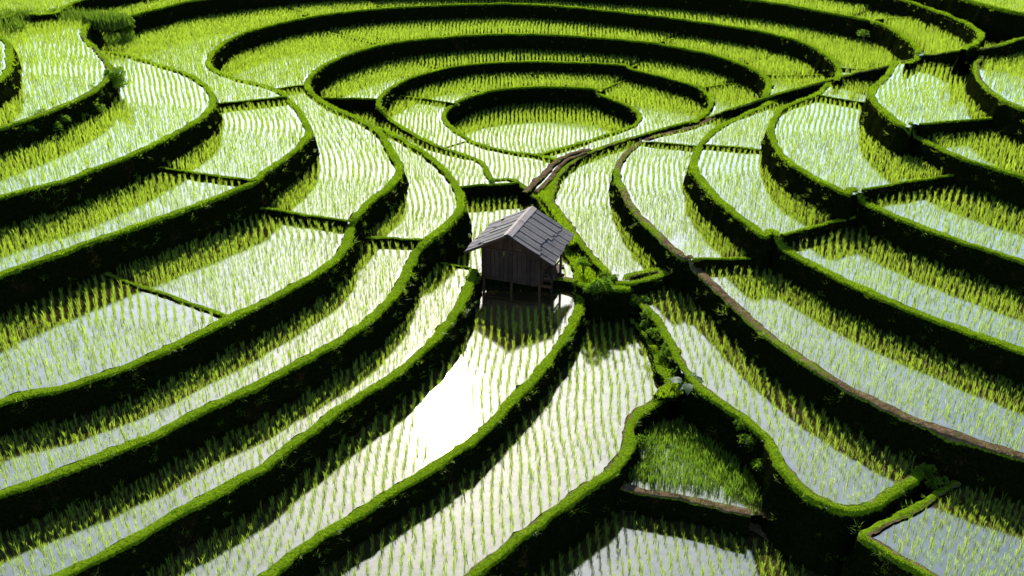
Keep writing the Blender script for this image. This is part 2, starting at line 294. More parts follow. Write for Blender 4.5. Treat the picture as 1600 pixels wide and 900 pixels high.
for k, e in E.items():
    C_ = catmull(e['pts'], 3.0) if len(e['pts']) > 2 else np.array(e['pts'], float)
    zz = C_[:, 2] + .07
    xy = np.array([W(a, b, z) for a, b, z in zip(C_[:, 0], C_[:, 1], zz)])
    P = np.column_stack([xy, zz])
    P = resample(P, .14); e['P'] = P
def cells(F):
    ix = ((F[:, 0] - X0) / RES).astype(int); iy = ((F[:, 1] - Y0) / RES).astype(int)
    ok = (ix >= 1) & (ix < NX - 1) & (iy >= 1) & (iy < NY - 1); return iy[ok], ix[ok]
own = np.zeros((NY, NX), np.int16)
for i, (k, e) in enumerate(E.items()):
    c = cells(resample(e['P'], .04)); own[c] = i + 1
for i, (k, e) in enumerate(E.items()):               # run every loose end on until it meets another bank (or leaves the map)
    P = e['P']
    for end in (0, -1):
        a, b = (P[0], P[min(4, len(P)-1)]) if end == 0 else (P[-1], P[max(-5, -len(P))])
        d = a - b; d[2] = 0; d /= math.hypot(d[0], d[1]); px, py, _ = e['pts'][end]
        far = px < -100 or px > 1700 or py > 1000 or py < -45 and False
        lim = 90 if far else (4.0 if k[0] == 'x' else 2.2)
        n = int(lim / .05); back = 0 if far else (int(min(30, .4 * len(P) * .14 / .05)) if k[0] == 'x' else 12); q = a[None, :] + d[None, :] * ((np.arange(n) - back) * .05)[:, None]
        ix = np.clip(((q[:, 0] - X0) / RES).astype(int), 0, NX - 1); iy = np.clip(((q[:, 1] - Y0) / RES).astype(int), 0, NY - 1)
        if far: hit = n - 1
        else:
            h = np.zeros(len(ix), int)
            for oy, ox in ((0,0),(0,1),(0,-1),(1,0),(-1,0)):
                hh = own[np.clip(iy+oy,0,NY-1), np.clip(ix+ox,0,NX-1)]; h = np.where((h == 0) & (hh != i + 1), hh, h)
            near_own = np.where((h > 0) & (h != i + 1))[0]
            hit = int(near_own[0]) if len(near_own) else 0
            if not len(near_own): print('loose end', k, end, e['pts'][end])
            if 0 < hit <= back:                      # overshoots: cut it back to the bank it meets
                cut = max(0, int((back - hit) * .05 / .14)); hit = 0
                if cut and len(P) > cut + 3: e['P'] = P = (P[cut:] if end == 0 else P[:-cut])
        if k == 'DJ': hit = 0
        if hit > 0:
            ext = resample(q[back:hit + 2], .14 if not far else .5); wall[cells(resample(ext, .04))] = True
            if not far: own[cells(resample(ext, .04))] = i + 1
            keep = ext[1:60] if far else ext[1:]
            e['P'] = P = np.vstack([keep[::-1], P]) if end == 0 else np.vstack([P, keep])
for e in E.values():
    wall[cells(resample(e['P'], .04))] = True
    for p in (e['P'][0], e['P'][-1]):
        jx, jy = int((p[0] - X0) / RES), int((p[1] - Y0) / RES)
        if 2 < jx < NX - 2 and 2 < jy < NY - 2: wall[jy-1:jy+2, jx-1:jx+2] = True
wall[0] = wall[-1] = True; wall[:, 0] = wall[:, -1] = True
S += [(0,0,-.4,'l',0,*[(a+b)/2 for a, b in zip(W(1018,542,-.58), W(1054,543,.12))]), (0,0,-1.2,'l',0,9.57,18.2), (0,0,-2.3,'l',0,12.0,11.3), (0,0,.1,'l',0,4.9,29.4)]
LEV = np.array([-9.] + [s[2] for s in S])
lab = np.zeros((NY, NX), np.int32)
fy, fx, fl = [], [], []
for i, s in enumerate(S):
    x, y = (s[5], s[6]) if len(s) > 5 else W(s[0], s[1], s[2]); jx, jy = int((x - X0) / RES), int((y - Y0) / RES)
    if not (0 < jx < NX - 1 and 0 < jy < NY - 1): print('seed off map', i, s); continue
    if wall[jy, jx]: print('seed on bank', i, s); continue
    if lab[jy, jx]: print('double seed', i)
    lab[jy, jx] = i + 1; fy.append(jy); fx.append(jx); fl.append(i + 1)
fy, fx, fl = map(np.array, (fy, fx, fl)); merges = set()
while len(fy):
    ny = np.concatenate([fy, fy, fy - 1, fy + 1]); nx = np.concatenate([fx - 1, fx + 1, fx, fx]); nl = np.tile(fl, 4)
    o = ~wall[ny, nx]; ny, nx, nl = ny[o], nx[o], nl[o]
    cur = lab[ny, nx]; bad = (cur > 0) & (cur != nl)
    for a, b in set(zip(cur[bad].tolist(), nl[bad].tolist())): merges.add((min(a, b), max(a, b)))
    f = cur == 0; ny, nx, nl = ny[f], nx[f], nl[f]
    key = ny * NX + nx; _, u = np.unique(key, return_index=True); fy, fx, fl = ny[u], nx[u], nl[u]; lab[fy, fx] = fl
for a, b in sorted(merges): print('LEAK', a - 1, S[a-1][:3], '<->', b - 1, S[b-1][:3])
print('unlabelled share', float((lab == 0).mean() - wall.mean()))
for _ in range(4):                                   # give the bank cells to their lowest neighbour
    best = np.zeros_like(lab); bz = np.full(lab.shape, 99.)
    for dy, dx in ((0,1),(0,-1),(1,0),(-1,0)):
        sh = np.roll(lab, (dy, dx), (0, 1)); zz = np.where(sh > 0, LEV[sh], 99.); m = zz < bz; best[m] = sh[m]; bz[m] = zz[m]
    m = (lab == 0) & wall & (best > 0); lab[m] = best[m]
near = wall.copy()
NB = 2
for _ in range(NB):
    n2 = near.copy(); n2[1:] |= near[:-1]; n2[:-1] |= near[1:]; n2[:, 1:] |= near[:, :-1]; n2[:, :-1] |= near[:, 1:]; near = n2
def lev_at(x, y):
    ix = np.clip(((np.asarray(x) - X0) / RES).astype(int), 0, NX - 1); iy = np.clip(((np.asarray(y) - Y0) / RES).astype(int), 0, NY - 1)
    return LEV[lab[iy, ix]], lab[iy, ix]

for _ in range(60):                                  # slivers between crossing banks join a neighbour
    m0 = lab == 0
    if not m0.any(): break
    for dy, dx in ((0,1),(0,-1),(1,0),(-1,0)):
        sh = np.roll(lab, (dy, dx), (0, 1)); m = m0 & (lab == 0) & (sh > 0); lab[m] = sh[m]
Lm = 1 + [i for i, s in enumerate(S) if s[:2] == (1100, 500)][0]      # the curved end of the long narrow paddy: clear what the lower banks cut off inside it
P_ = E['M']['P']; T_ = np.gradient(P_[:, :2], axis=0); T_ /= np.hypot(T_[:, 0], T_[:, 1])[:, None]
for d_ in np.arange(.05, 1.3, .05):
    q_ = P_[45:-4, :2] - np.column_stack([T_[:, 1], -T_[:, 0]])[45:-4] * d_
    jx = ((q_[:, 0] - X0) / RES).astype(int); jy = ((q_[:, 1] - Y0) / RES).astype(int); o_ = LEV[lab[jy, jx]] < .04
    lab[jy[o_], jx[o_]] = Lm

# ------------------------------------------------------------------ ground and water
def slab(L, z, grow):
    m = lab == L
    ys, xs = np.where(m)
    if len(ys) == 0: return None
    for _ in range(grow):
        n = m.copy(); n[1:] |= m[:-1]; n[:-1] |= m[1:]; n[:, 1:] |= m[:, :-1]; n[:, :-1] |= m[:, 1:]; m = n
    d = np.diff(np.pad(m.astype(np.int8), ((0, 0), (1, 1))), axis=1)
    r0, c0 = np.where(d == 1); r1, c1 = np.where(d == -1)
    x0 = X0 + c0 * RES; x1 = X0 + c1 * RES; y0 = Y0 + r0 * RES; y1 = y0 + RES
    v = np.stack([np.stack([x0, y0], 1), np.stack([x1, y0], 1), np.stack([x1, y1], 1), np.stack([x0, y1], 1)], 1).reshape(-1, 2)
    return np.column_stack([v, np.full(len(v), z)]), np.arange(len(v)).reshape(-1, 4)
g = MB(); g.add([(-1500,-1500,-4),(1500,-1500,-4),(1500,1500,-4),(-1500,1500,-4)], [(0,1,2,3)])
tag(g.build('ground', M_SOIL), 'dark earth below the terraces', kind='structure')
for i, s in enumerate(S):
    L = i + 1
    r = slab(L, s[2], 1)
    if r is None: continue
    me = mesh_np('paddy_water', r[0], r[1], M_WATER if s[3] in 'wd' else M_SOIL)
    o = link('paddy_water' if s[3] in 'wd' else 'ground', me); tag(o, kind='structure')

# ------------------------------------------------------------------ banks
grass_v, grass_f, grass_t = [], [], []
def fbm(P, sc, k=0):
    return np.array([noise.noise(Vector((p[0] * sc + k, p[1] * sc, p[2] * sc))) for p in P])
def smooth(a, n):
    if len(a) < 3: return a
    k = np.ones(n) / n; return np.convolve(np.pad(a, (n // 2, n // 2), 'edge'), k, 'valid')[:len(a)]
def bank(k, e):
    P = e['P']; n = len(P)
    if n < 4: return None
    T = np.gradient(P[:, :2], axis=0); T /= np.maximum(np.hypot(T[:, 0], T[:, 1]), 1e-6)[:, None]
    for j in (0, 1): T[:, j] = smooth(T[:, j], 5)
    T /= np.maximum(np.hypot(T[:, 0], T[:, 1]), 1e-6)[:, None]
    N = np.column_stack([T[:, 1], -T[:, 0]])                                  # to the right of travel
    w2 = e['wd'] / 2 * (1 + .30 * fbm(P, .9, 5) + .22 * fbm(P, 2.7, 15)); top = P[:, 2] - .01 + .03 * fbm(P, 1.1, 9) + .02 * fbm(P, 3.1, 11)
    q = P[:, :2]
    wob = .05 * fbm(P, 1.6, 3) + .035 * fbm(P, 4.5, 33); q = q + N * wob[:, None]
    w2 = w2 * np.clip(1.35 - np.hypot(P[:, 0], P[:, 1]) / 100, .75, 1)
    hs = {}
    hu = np.maximum(*[np.minimum(lev_at(*(q + N * s_ * .30).T)[0], lev_at(*(q + N * s_ * .42).T)[0]) for s_ in (-1, 1)])
    top = np.maximum(top, smooth(np.where(hu - top < .45, hu + .05, top), 3))
    for sgn in (-1, 1):
        a = q + N * sgn * .30; h, _ = lev_at(a[:, 0], a[:, 1]); h2, _ = lev_at(*(q + N * sgn * .42).T)
        h = np.minimum(h, h2) ; h = np.minimum(h, top - .04)
        # median, then a light smoothing
        hp = np.pad(h, 3, 'edge'); h = np.median(np.stack([hp[j:j + n] for j in range(7)]), 0); hs[sgn] = smooth(h, 3)
    cols = []
    D = {s_: np.maximum(top - hs[s_], .05) for s_ in hs}
    def col(u, z, amp=0, kk=0):
        XY = q + N * u[:, None]; Q = np.column_stack([XY, z])
        if amp:
            f1 = fbm(Q, 2.6, kk) * amp + fbm(Q, 7.0, kk + 20) * amp * .5; Q[:, :2] += N * f1[:, None]; Q[:, 2] += .3 * f1
        cols.append(Q)
    L_, R_ = D[-1], D[1]
    prof = ((1.25, .27), (1.0, .215), (.75, .165), (.5, .11), (.27, .06), (.10, .02))
    for fr, out_ in prof:
        col(-(w2 + L_ * out_ * .8 + .01), top - L_ * fr - (.12 if fr > 1 else 0), .10 if fr > .2 else .05, 1)
    for a_, dz_, am in ((-1, -.012, .035), (-.78, .0, .02), (-.4, .008, .015), (0, .012, .01), (.4, .008, .015), (.78, .0, .02), (1, -.012, .035)): col(w2 * a_, top + dz_ + .012 * fbm(np.column_stack([q + N * (w2 * a_)[:, None], top]), 5, 8), am, 2)
    for fr, out_ in prof[::-1]:
        col(w2 + R_ * out_ * .8 + .01, top - R_ * fr - (.12 if fr > 1 else 0), .10 if fr > .2 else .05, 6)
    m = len(cols); V = np.stack(cols, 1).reshape(-1, 3)
    a = (np.arange(n - 1)[:, None] * m + np.arange(m - 1)[None, :]).ravel()
    F = np.stack([a, a + 1, a + m + 1, a + m], 1)
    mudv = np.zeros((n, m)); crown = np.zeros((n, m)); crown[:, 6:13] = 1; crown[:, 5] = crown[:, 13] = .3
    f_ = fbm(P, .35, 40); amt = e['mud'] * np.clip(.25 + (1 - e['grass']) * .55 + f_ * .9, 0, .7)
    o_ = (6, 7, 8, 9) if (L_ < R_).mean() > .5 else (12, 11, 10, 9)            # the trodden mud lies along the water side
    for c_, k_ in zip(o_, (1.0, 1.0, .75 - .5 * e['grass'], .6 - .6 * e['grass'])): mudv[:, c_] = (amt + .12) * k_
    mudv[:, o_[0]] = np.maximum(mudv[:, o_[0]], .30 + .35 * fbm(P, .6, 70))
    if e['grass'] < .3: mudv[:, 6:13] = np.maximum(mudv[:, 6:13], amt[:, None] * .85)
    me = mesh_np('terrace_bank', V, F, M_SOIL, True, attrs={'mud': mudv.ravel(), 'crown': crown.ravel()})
    o = link('terrace_bank', me); tag(o, kind='structure')
    # blades of grass on the crown and hanging over the edges
    seglen = np.hypot(*np.diff(q, axis=0).T); dist = np.hypot(q[:, 0], q[:, 1]); px, py, _f = PX(q[:, 0], q[:, 1], top)
    vis = (px > -120) & (px < 1720) & (py > -30) & (py < 1000)
    dens = np.clip(62 * 24 / dist, 20, 75) * e['wd'] / .4 * e['grass'] ** .8 * 14
    cnt = rng.poisson(np.where(vis[:-1], dens[:-1] * seglen, 0)); idx = np.repeat(np.arange(n - 1), cnt); tot = len(idx)
    if tot == 0: return o
    t = rng.random(tot)[:, None]; pass
    ctr = q[idx] * (1 - t) + q[idx + 1] * t; tz = top[idx]; nn = N[idx]; ww = w2[idx]
    u = rng.uniform(-1.12, 1.12, tot); over = np.abs(u) > .88
    side = np.sign(u); dd = np.where(side < 0, L_[idx], R_[idx])
    drop = np.where(over, rng.random(tot) ** 2.2 * np.minimum(dd * .8, .22), 0)
    patch = np.array([noise.noise(Vector((c[0] * .8, c[1] * .8, 7))) for c in ctr[::1]])
    keep = rng.random(tot) < np.clip(e['grass'] * 1.1 + patch * 1.3 + .15, 0, 1)
    off = u * ww + side * drop * .22
    b = np.column_stack([ctr + nn * off[:, None], tz - drop - .02])
    hgt = rng.uniform(.025, .115, tot) * (1 + .7 * patch) * np.clip(dist[idx] / 30, .75, .95)
    lean = np.column_stack([nn * (u * .5)[:, None] + rng.normal(0, .35, (tot, 2)), np.full(tot, 1.0)])
    lean /= np.linalg.norm(lean, axis=1)[:, None]
    wid = np.clip(.011 * dist[idx] / 22, .010, .026); an = rng.uniform(0, math.pi, tot)
    sd = np.column_stack([np.cos(an), np.sin(an) * .5, np.zeros(tot)]) * wid[:, None]
    b, hgt, lean, sd, patch = b[keep], hgt[keep], lean[keep], sd[keep], patch[keep]; tot = len(b)
    # weeds and tussocks on the face and along the lip
    nt_ = rng.poisson(np.where(vis[:-1], seglen * 2.6 * min(1, e['grass'] + .3) * np.clip(1.7 - dist[:-1] / 35, .35, 1), 0)); ti = np.repeat(np.arange(n - 1), nt_)
    if len(ti) and k[0] != 'x':
        lo = np.where(L_[ti] > R_[ti], -1, 1); Dm = np.maximum(L_[ti], R_[ti]); fr = rng.random(len(ti)) ** 1.5 * .95; nbl = 16
        c0 = np.column_stack([q[ti] + N[ti] * (lo * (w2[ti] + Dm * fr * .17 + .03))[:, None], top[ti] - Dm * fr + .02])
        sz = rng.uniform(.5, 1.5, len(ti)) * np.clip(Dm, .2, 1) * np.clip(1.5 - dist[ti] / 60, .55, 1)
        c1 = np.repeat(c0, nbl, 0) + rng.normal(0, .05, (len(ti) * nbl, 3)) * np.repeat(sz, nbl)[:, None]; s1 = np.repeat(sz, nbl)
        ln = np.column_stack([np.repeat(N[ti] * lo[:, None], nbl, 0) * .7 + rng.normal(0, .6, (len(c1), 2)), rng.uniform(.1, 1, len(c1))]); ln /= np.linalg.norm(ln, axis=1)[:, None]
        a1 = rng.uniform(0, math.pi, len(c1)); d1 = np.repeat(dist[ti], nbl)
        b = np.vstack([b, c1]); hgt = np.concatenate([hgt, rng.uniform(.08, .22, len(c1)) * s1]); lean = np.vstack([lean, ln])
        sd = np.vstack([sd, np.column_stack([np.cos(a1), np.sin(a1) * .5, np.zeros(len(c1))]) * np.clip(.012 * d1 / 22, .011, .024)[:, None]])
        patch = np.concatenate([patch, rng.normal(-.1, .3, len(c1))]); tot = len(b)
    if tot == 0: return o
    tip = b + lean * hgt[:, None]; tip[:, 2] -= hgt * .12
    V = np.stack([b - sd, b + sd, tip], 1).reshape(-1, 3)
    tone = np.repeat(np.clip(.35 + .7 * patch + rng.normal(0, .3, tot), -.2, 1.1), 3)
    gm = mesh_np('bund_grass', V, np.arange(tot * 3).reshape(-1, 3), M_GRASS, attrs={'tone': tone})
    tag(link('bund_grass', gm, o), kind='stuff')
    return o
for k, e in E.items(): e['obj'] = bank(k, e)

# ------------------------------------------------------------------ rice
def clump(seed, nb, h, spread, wd, seg2=True):
    r = np.random.default_rng(seed); V = []; F3 = []; F4 = []
    for i in range(nb):
        a = r.uniform(0, 2 * math.pi); rad = r.uniform(0, .03); hh = h * r.uniform(.65, 1.1); sp = spread * r.uniform(.3, 1.2) * hh
        bx, by = rad * math.cos(a), rad * math.sin(a); dx, dy = math.cos(a), math.sin(a); f = r.uniform(0, math.pi)
        sx, sy = math.cos(f) * wd, math.sin(f) * wd; n = len(V)
        mx, my, mz = bx + dx * sp * .35, by + dy * sp * .35, hh * .62
        tx, ty, tz = bx + dx * sp, by + dy * sp, hh * r.uniform(.88, 1.0)
        V += [(bx - sx * .5, by - sy * .5, -.03), (bx + sx * .5, by + sy * .5, -.03), (mx + sx, my + sy, mz), (mx - sx, my - sy, mz), (tx, ty, tz)]
        F4.append((n, n + 1, n + 2, n + 3)); F3.append((n + 3, n + 2, n + 4))
    return np.array(V), np.array(F4), np.array(F3)
TPL = [clump(100 + i, 10, .245, .27, .0048) for i in range(8)]
TPLF = [clump(200 + i, 6, .235, .28, .0074) for i in range(6)]
# how close each spot is to a bank, in steps of the map
rise = np.zeros((NY, NX), bool)
sp = []                                                # x, y, z, label
for i, s in enumerate(S):
    if s[3] not in 'wd': continue
    L = i + 1; m = (lab == L); ys, xs = np.where(m)
    if len(ys) < 60: continue
    yy = np.arange(ys.min(), ys.max() + 1); shift = np.zeros(NY)
    if s[4]:
        ext = np.array([(xs[ys == y].max() if s[4] == 'R' else xs[ys == y].min()) if (ys == y).any() else np.nan for y in yy], float) if len(ys) < 80000 else None
        if ext is not None:
            ok = ~np.isnan(ext); ext = np.interp(yy, yy[ok], ext[ok]); ext = smooth(ext, 15)
            g_ = np.clip(np.gradient(ext), -.42, .42); g_ = smooth(g_, 9); shift[yy] = np.cumsum(g_) * RES
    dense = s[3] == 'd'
    dx, dy = (.13, .12) if dense else ((.25, .145) if W(s[0], s[1], s[2])[1] < 29.2 else (.23, .14))
    ux = np.arange(X0, X0 + NX * RES, dx); vy = np.arange(Y0 + ys.min() * RES, Y0 + ys.max() * RES, dy)
    U, Vv = np.meshgrid(ux, vy); U, Vv = U.ravel(), Vv.ravel()
    far = np.hypot(U, Vv) > 38
    Vv = Vv + rng.normal(0, .03, len(U)) + (np.floor(U / dx) % 2) * dy * .5
    jy = np.clip(((Vv - Y0) / RES).astype(int), 0, NY - 1)
    U = U + shift[jy] + rng.normal(0, .022, len(U)) + .10 * np.sin(Vv * .5 + U * .13) + .05 * np.sin(Vv * 1.3 + U * .4)
    jx = ((U - X0) / RES).astype(int); ok = (jx >= 1) & (jx < NX - 1) & (jy > 0) & (jy < NY - 1)
    U, Vv, jx, jy = U[ok], Vv[ok], jx[ok], jy[ok]
    ok = (lab[jy, jx] == L) & ~near[jy, jx]
    # keep off the foot of a high wall
    for ox, oy in ((0, .35), (.3, .2), (-.3, .2), (.35, 0), (-.35, 0)):
        h, _ = lev_at(U + ox, Vv + oy); ok &= ~((h > s[2] + .5) & (np.hypot(ox, oy) <= .5))
    px, py, f = PX(U, Vv, s[2]); ok &= (px > -140) & (px < 1740) & (py > -40) & (py < 1010) & (Vv > 9)
    ok &= rng.random(len(U)) > .035
    if S[i][:2] == (700, 640):                         # open water under and in front of the hut
        ok &= ~((np.abs(U - .25) < 1.75) & (Vv > 27.9))
    n = ok.sum(); sp.append(np.column_stack([U[ok], Vv[ok], np.full(n, s[2]), np.full(n, L), np.full(n, 1.0 if dense else 0)]))
SP = np.vstack(sp); print('rice clumps', len(SP))
px, py, dep = PX(SP[:, 0], SP[:, 1], SP[:, 2] + .15)
inside = (px > 4) & (px < 1596) & (py > 4) & (py < 896)
# a clump hides behind a bank when the sight line passes below the paddy nearer to the camera
hid = np.zeros(len(SP), bool)
cv = np.array([0, 0, CAMH]) - np.column_stack([SP[:, 0], SP[:, 1], SP[:, 2] + .25])
for t in np.linspace(.15, 6, 40):
    d = cv / np.linalg.norm(cv, axis=1)[:, None] * t
    h, _ = lev_at(SP[:, 0] + d[:, 0], SP[:, 1] + d[:, 1]); hid |= (SP[:, 2] + .25 + d[:, 2]) < h + .02
cand = np.where(inside & ~hid)[0]; cand = cand[np.argsort(dep[cand])][:300]; single = np.zeros(len(SP), bool); single[cand] = True
def rice_mesh(name, T, mat):
    v, q4, t3 = T; return mesh_np(name, v, [q4, t3], mat, attrs={'tone': np.random.default_rng(1).uniform(.2, .9, len(v))})
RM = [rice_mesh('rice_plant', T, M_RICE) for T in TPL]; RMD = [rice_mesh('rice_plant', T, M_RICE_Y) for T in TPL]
def where_text(L, x, y):
    s = S[int(L) - 1]; a, b, z = s[0], s[1], s[2]
    return {(700,640): 'small rice clump in the glinting paddy in front of the hut', (950,600): 'small rice clump in the paddy just right of the glinting one',
            (1100,730): 'tall thick rice clump in the little shaded paddy', (1080,880): 'small rice clump in the paddy at the bottom centre',
            (1500,850): 'small rice clump in the paddy at the bottom right corner', (1100,500): 'small rice clump in the long narrow paddy above the dark hollow',
            (680,480): 'small rice clump in the narrow paddy left of the glinting one', (600,440): 'small rice clump in the strip two banks left of the glinting paddy',
            (1300,560): 'small rice clump in the right slope paddy with the bare brown bank',}.get((a, b), 'small rice clump in the lowest paddies of the %s slope' % ('left' if x < 0 else 'right'))
for n_, i in enumerate(cand):
    x, y, z, L, dn = SP[i]; me = (RMD if dn else RM)[int(rng.integers(8))]
    o = link('rice_plant', me, None, (x, y, z)); o.rotation_euler.z = rng.uniform(0, 6.28); k = rng.uniform(.75, 1.2) * (1.6 if dn else 1); o.scale = (k, k, k * rng.uniform(.9, 1.1))
    t = where_text(L, x, y); tag(o, t, 'rice plant', t.replace('small rice clump', 'rice clumps').replace('tall thick rice clump', 'thick rice clumps'))
rest = np.where(~single)[0]
Vs, F4s, F3s, Ts, MI = [], [], [], [], []; base = 0
for far_, tpls in ((False, TPL), (True, TPLF)):
    for ti, (v, q4, t3) in enumerate(tpls):
        r_ = rest[(np.hypot(SP[rest, 0], SP[rest, 1]) > 34) == far_]; r_ = r_[(r_ * 7919) % len(tpls) == ti]
        if not len(r_): continue
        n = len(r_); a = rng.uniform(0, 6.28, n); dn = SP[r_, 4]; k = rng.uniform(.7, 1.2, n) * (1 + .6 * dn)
        if far_: k *= 1 + np.clip((SP[r_, 1] - 38) / 60, 0, .25)
        ca, sa = np.cos(a) * k, np.sin(a) * k
        X = SP[r_, 0, None] + ca[:, None] * v[None, :, 0] - sa[:, None] * v[None, :, 1]
        Y = SP[r_, 1, None] + sa[:, None] * v[None, :, 0] + ca[:, None] * v[None, :, 1]
        Z = SP[r_, 2, None] + k[:, None] * v[None, :, 2]
        Vs.append(np.stack([X, Y, Z], 2).reshape(-1, 3)); off = base + np.arange(n)[:, None, None] * len(v)
        F4s.append((q4[None] + off).reshape(-1, 4)); F3s.append((t3[None] + off).reshape(-1, 3)); base += n * len(v)
        Ts.append(np.repeat(rng.uniform(.1, .9, n), len(v)))
        MI.append((np.repeat(dn, len(q4)), np.repeat(dn, len(t3))))
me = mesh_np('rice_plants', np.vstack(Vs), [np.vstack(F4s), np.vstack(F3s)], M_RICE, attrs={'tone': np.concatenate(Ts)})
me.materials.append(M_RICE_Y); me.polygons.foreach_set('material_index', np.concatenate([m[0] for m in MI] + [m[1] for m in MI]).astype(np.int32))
tag(link('rice_plants', me), 'rows of young rice standing in the flooded paddies', kind='stuff')
print('rice tris', len(me.polygons))


# ------------------------------------------------------------------ the hut
ANG = math.radians(-19.5); FZ = .45
ox, oy = W(798, 438, FZ)
hut = bpy.data.objects.new('stilt_hut', None); COL.objects.link(hut); hut.location = (ox, oy, 0); hut.rotation_euler.z = ANG
tag(hut, 'small wooden stilt hut with a grey board gable roof standing in the flooded paddy', 'hut')
HW, HD = 1.07, 1.75                     # half width of the body, its depth
RZ, SL, EV = 2.27, .52, 1.62            # ridge height, roof slope, half span of the roof
V0, V1_ = -.30, 2.35                    # front and back verge
hr = random.Random(3)
def part(name, mat, mb, parent=None): return mb.build(name, mat, parent or hut)
def plank(name, mat, p, q, wd, th, up): b = MB(); b.beam(p, q, wd, th, up); return part(name, mat, b)
EZ = RZ - SL * HW                       # underside of the roof at the body's corner
# stilts and posts
for u, v, top_ in ((-HW + .03, .04, EZ), (0, .04, FZ), (HW - .03, .04, EZ), (-HW + .03, HD, EZ), (0, HD, FZ), (HW - .03, HD, EZ)):
    b = MB(); b.log([(u, v, -.25), (u + .01, v, .5), (u, v, top_ - .06)], [.055, .05, .045]); part('post', M_POST, b)
for u, v in ((1.36, .42), (1.40, 1.35)):
    b = MB(); b.log([(u, v, -.25), (u + .02, v, .8), (u, v, RZ - SL * abs(u) - .05)], [.055, .05, .045]); part('porch_post', M_POST, b)
for v in (.1, .9, 1.7): plank('floor_joist', M_POST, (-HW - .08, v, FZ - .07), (1.45, v, FZ - .07), .07, .09, (0, 0, 1))
k = 0; v = .06
while v < HD: plank('floor_board', M_WALLW, (-HW, v, FZ), (HW + .34 * (v > .3), v, FZ), .17, .03, (0, 0, 1)); v += .185
# wall boards: front with gable, back, left and right
def wall_run(p0, p1, nb, height, gapset=()):
    for i in range(nb):
        if i in gapset: continue
        t0, t1 = i / nb, (i + 1) / nb; a = Vector(p0).lerp(Vector(p1), t0); c = Vector(p0).lerp(Vector(p1), t1); d = (c - a); L_ = d.length; d.normalize(); nrm = Vector((d.y, -d.x, 0))
        off = nrm * hr.uniform(-.008, .012); a = a + d * .006 + off; c = c - d * hr.uniform(.004, .012) + off
        za = FZ - hr.uniform(.02, .09); ha, hc = height(a), height(c); th = nrm * .022
        b = MB(); b.add([a + Vector((0,0,za)), c + Vector((0,0,za)), c + Vector((0,0,hc)), a + Vector((0,0,ha)),
                         a + th + Vector((0,0,za)), c + th + Vector((0,0,za)), c + th + Vector((0,0,hc)), a + th + Vector((0,0,ha))],
                        [(0,1,2,3),(7,6,5,4),(0,4,5,1),(1,5,6,2),(2,6,7,3),(3,7,4,0)])
        part('wall_plank', M_WALLW, b)
roofz = lambda p: RZ - SL * abs(p[0]) - .07
wall_run((-HW, 0, 0), (HW, 0, 0), 13, lambda p: min(1.62, roofz(p)))
wall_run((-HW, -.028, 0), (HW, -.028, 0), 1, lambda p: 0) if False else None
for i in range(11):                                     # gable boards above the rail
    u0, u1 = -.98 + i * .178, -.98 + (i + 1) * .178 - .008; z0, z1 = roofz((u0,)), roofz((u1,))
    if max(z0, z1) > 1.66:
        b = MB(); zb = 1.60; b.add([(u0, -.03, zb), (u1, -.03, zb), (u1, -.03, max(z1, zb)), (u0, -.03, max(z0, zb)), (u0, -.008, zb), (u1, -.008, zb), (u1, -.008, max(z1, zb)), (u0, -.008, max(z0, zb))],
            [(0,1,2,3),(7,6,5,4),(0,4,5,1),(1,5,6,2),(2,6,7,3),(3,7,4,0)]); part('gable_board', M_POST, b)
plank('wall_rail', M_POST, (-HW, -.045, 1.58), (HW, -.045, 1.58), .06, .05, (0, 0, 1))
wall_run((HW, HD, 0), (-HW, HD, 0), 12, roofz)
wall_run((-HW, HD, 0), (-HW, 0, 0), 10, roofz)
wall_run((HW, 0, 0), (HW, HD, 0), 10, roofz, (5, 6, 7))
# roof frame
for v in (V0 + .06, .85, V1_ - .08):
    for s_ in (-1, 1): plank('rafter', M_POST, (0, v, RZ - .06), (s_ * (EV - .06), v, RZ - SL * (EV - .06) - .06), .05, .06, (0, 1, 0))
for s_ in (-1, 1):
    for u in (.55, 1.05, 1.5): plank('purlin', M_POST, (s_ * u, V0 + .05, RZ - SL * u - .035), (s_ * u, V1_ - .05, RZ - SL * u - .035), .05, .04, (0, 0, 1))
# roof boards: two overlapping courses a side, laid from ridge to eave
for s_ in (-1, 1):
    nb = 12; wv = (V1_ - V0) / nb
    for i in range(nb):
        split = hr.uniform(.85, 1.15)
        for c_, (ua, ub, lift) in enumerate(((.0, split + .08, .030), (split - .04, EV + hr.uniform(-.04, .05), .0))):
            va = V0 + i * wv + hr.uniform(-.012, .012); vb = va + wv * hr.uniform(.99, 1.10); tilt = .014 * (i % 2) + hr.uniform(0, .012)
            lv = lift + tilt; z = lambda u, e_: RZ - SL * u + lv + e_
            n_ = 5; vs = []; fs = []
            for j in range(n_ + 1):
                u = ua + (ub - ua) * j / n_; sag = -.012 * math.sin(math.pi * j / n_) + hr.uniform(-.003, .003)
                for e_ in (0, .022):
                    for vv, cup in ((va, .006), ((va + vb) / 2, 0), (vb, .006)): vs.append((s_ * u, vv, z(u, e_) + sag + cup))
            for j in range(n_):
                o_ = j * 6; q_ = o_ + 6
                fs += [(o_+3, o_+4, q_+4, q_+3), (o_+4, o_+5, q_+5, q_+4), (o_, q_, q_+1, o_+1), (o_+1, q_+1, q_+2, o_+2), (o_, o_+3, q_+3, q_), (o_+2, q_+2, q_+5, o_+5)]
            fs += [(0, 1, 4, 3), (1, 2, 5, 4), (n_*6, n_*6+3, n_*6+4, n_*6+1), (n_*6+1, n_*6+4, n_*6+5, n_*6+2)]
            if s_ < 0: fs = [f[::-1] for f in fs]
            b = MB(); b.add(vs, fs); part('roof_board', M_ROOFW, b)
